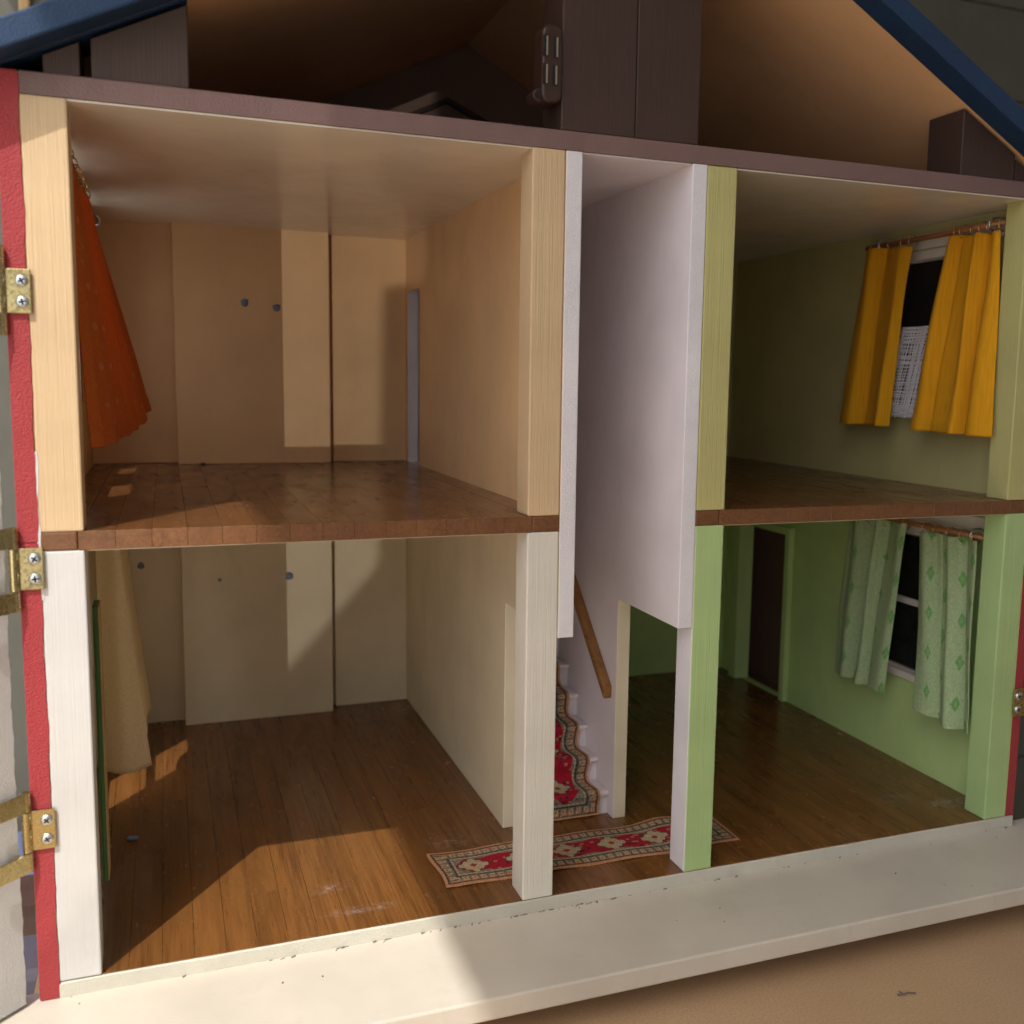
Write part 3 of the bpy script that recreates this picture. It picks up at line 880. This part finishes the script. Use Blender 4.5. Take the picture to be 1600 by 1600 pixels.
L_, W_ = .4735, .1035
MEDS = [.055 + .0735 * k for k in range(6)]
rug = MB()
def rugpt(u, v):
    x = .4835 + L_ * u; y = .0645 + W_ * v + .004 * math.sin(u * 7) * u
    z = .0012 + .0010 * (1 + math.sin(u * 23 + v * 2)) + .0045 * math.exp(-((u - .80) / .07) ** 2) * v ** 2 + .003 * max(0, (.03 - u) / .03) * abs(v - .5)
    if u < .02: x += .003 * math.sin(v * 5)
    return (x, y, z)
rug.grid(430, 96, rugpt, lambda u, v: rugcol(L_ * u, W_ * v, L_, W_, MEDS))
ro = part('hall_rug', rug, M['rug'], None, (.72, .115, .001), solid=.0011)
tag(ro, 'long red and beige patterned rug runner lying across the ground floor', 'rug')

prof = [(.2155 + .002, .0008)]
for k in range(nst):
    y = .2264 + k * tread; z = (k + 1) * rise
    prof += [(y - .0035, z - rise + .012), (y - .0058, z - .016), (y - .0100, z - .006), (y - .0098, z + .0014), (y - .002, z + .0026), (y + tread * .55, z + .0018), (y + tread * .85, z + .004)]
seg = [0]
for a, b in zip(prof, prof[1:]): seg.append(seg[-1] + math.hypot(b[0] - a[0], b[1] - a[1]))
def along(d):
    for k in range(len(seg) - 1):
        if d <= seg[k + 1] or k == len(seg) - 2:
            f = (d - seg[k]) / (seg[k + 1] - seg[k])
            return prof[k][0] + (prof[k + 1][0] - prof[k][0]) * f, prof[k][1] + (prof[k + 1][1] - prof[k][1]) * f
L2 = .52; W2 = .122; MED2 = [.075 + .10 * k for k in range(5)]
def scp(u, v):
    y, z = along(L2 * v)
    y2, z2 = along(min(L2 * v + .006, L2)); y0_, z0_ = along(max(L2 * v - .006, 0))
    return (.6605 + W2 * u + .0015 * math.sin(v * 30), (y + y2 + y0_) / 3, (z + z2 + z0_) / 3 + .0005)
scm = MB(); scm.grid(110, 460, scp, lambda u, v: rugcol(L2 * v, W2 * u, L2, W2, MED2))
so_ = part('stair_carpet', scm, M['rug'], None, (.72, .22, .001), solid=.0006)
tag(so_, 'red and beige patterned carpet runner draped down the white stairs', 'stair carpet')

# blobs of putty stuck on the back walls and lying on the floor
def blob(x, y, z, rx, ry, rz, label, seed):
    bm = bmesh.new(); bmesh.ops.create_icosphere(bm, subdivisions=2, radius=1)
    rnd = random.Random(seed); ph = [rnd.uniform(0, 6) for _ in range(3)]
    me = bpy.data.meshes.new('putty_blob')
    for v in bm.verts:
        k = 1 + .16 * math.sin(3 * v.co.x + ph[0]) + .14 * math.sin(4 * v.co.z + ph[1])
        v.co = Vector((v.co.x * rx * k, v.co.y * ry * k, v.co.z * rz * k)) * S
    for f in bm.faces: f.smooth = True
    bm.to_mesh(me); bm.free(); me.materials.append(M['putty'])
    o = bpy.data.objects.new('putty_blob', me); link(o, None, (x, y, z)); tag(o, label, 'putty')
blob(.2865, .885, .8525, .0085, .003, .0068, 'left of two blue-grey putty blobs on the upper cream back panel', 1)
blob(.3475, .885, .8452, .0072, .004, .0072, 'right of two blue-grey putty blobs on the upper cream back panel', 2)
blob(.0800, .924, .3275, .0080, .003, .0062, 'blue-grey putty blob on the recessed lower back panel behind the beige curtain', 3)
blob(.2280, .885, .2985, .0048, .002, .0036, 'smallest grey putty speck on the lower back panel between two blobs', 4)
blob(.3660, .885, .2990, .0078, .004, .0080, 'blue-grey putty blob on the lower back panel by the lit patch', 5)
blob(.0690, .3660, .0035, .0085, .005, .0040, 'small grey putty lump lying on the ground floor by the green board', 6)
blob(.2020, .875, .5355, .0060, .004, .0028, 'pale putty crumb on the upper floor at the middle of the back panel', 7)

# narrow green board behind the white post
gb = part('green_board', edge_board(MB(), .0462, .0525,   .082, .432, .07, .105, 8, .0006, 2), M['darkgreen'], None, bevel=.0004)
tag(gb, 'narrow dark green board standing upright just behind the lower white post', 'board')
part('tan_edge', MB().box(.0524, .0537, .0702, .105, .083, .431), M['tan'], gb)
tag(gb)

# things on the ground seen through the gap beside the open front
bxx = part('blue_crate', MB().box(-.9, -.15, 1.75, 2.15, -1.695, -.70), paint('slate_blue_plastic', (.10, .13, .24), .5, 'roller'), None, bevel=.01)
tag(bxx, 'slate blue crate low behind the gap at the brass hinges, taller than the plum one', 'crate')
bk = part('plum_crate', MB().box(-.8, -.12, 1.50, 1.74, -1.695, -.82), paint('plum_plastic', (.07, .06, .075), .5, 'roller'), None, bevel=.01)
tag(bk, 'plum purple crate low behind the gap, in front of the slate blue crate', 'crate')
bt = part('wooden_batten', MB().box(-.226, -.196, 2.17, 2.198, 1.3, 2.6), M['tan'], None, bevel=.003)
tag(bt, 'thin bare wooden batten on the grey wall beyond the blue roof corner', 'batten')
# crumbs on the ledge and table
m_dirt = paint('dark_crumbs', (.20, .16, .125), .9, 'roller')
mb = MB(); rnd = random.Random(21)
for k in range(16):
    x = rnd.uniform(0, 1.5); y = rnd.uniform(-.16, -.01); r = rnd.choice([.0005, .0007, .0010])
    a = rnd.uniform(0, 3)
    mb.tube([(x, y, ZB + r * .6), (x + r * 2 * math.cos(a), y + r * 2 * math.sin(a), ZB + r * .6)], r, 5)
for k in range(70):
    x = rnd.choice([rnd.gauss(.42, .12), rnd.gauss(.62, .05), rnd.uniform(0, 1.45)]); r = rnd.choice([.0004, .0006, .0009])
    if 0 < x < 1.44: mb.tube([(x, -.0012 - abs(rnd.gauss(0, .0025)), ZB + r * .6), (x + rnd.uniform(.001, .006), -.0015, ZB + r * .6)], r, 5)
d = part('crumbs', mb, m_dirt, None); tag(d, kind='stuff')
mb = MB()
mb.tube([(1.02, -.235, TZ + .002), (1.028, -.238, TZ + .003), (1.036, -.236, TZ + .002), (1.046, -.240, TZ + .0016)], .0012, 6)
mb.tube([(1.03, -.238, TZ + .002), (1.027, -.230, TZ + .002)], .0009, 6)
d = part('wood_splinter', mb, m_dirt, None); tag(d, 'tiny dark wood splinter lying on the bare table in front of the ledge', 'splinter')
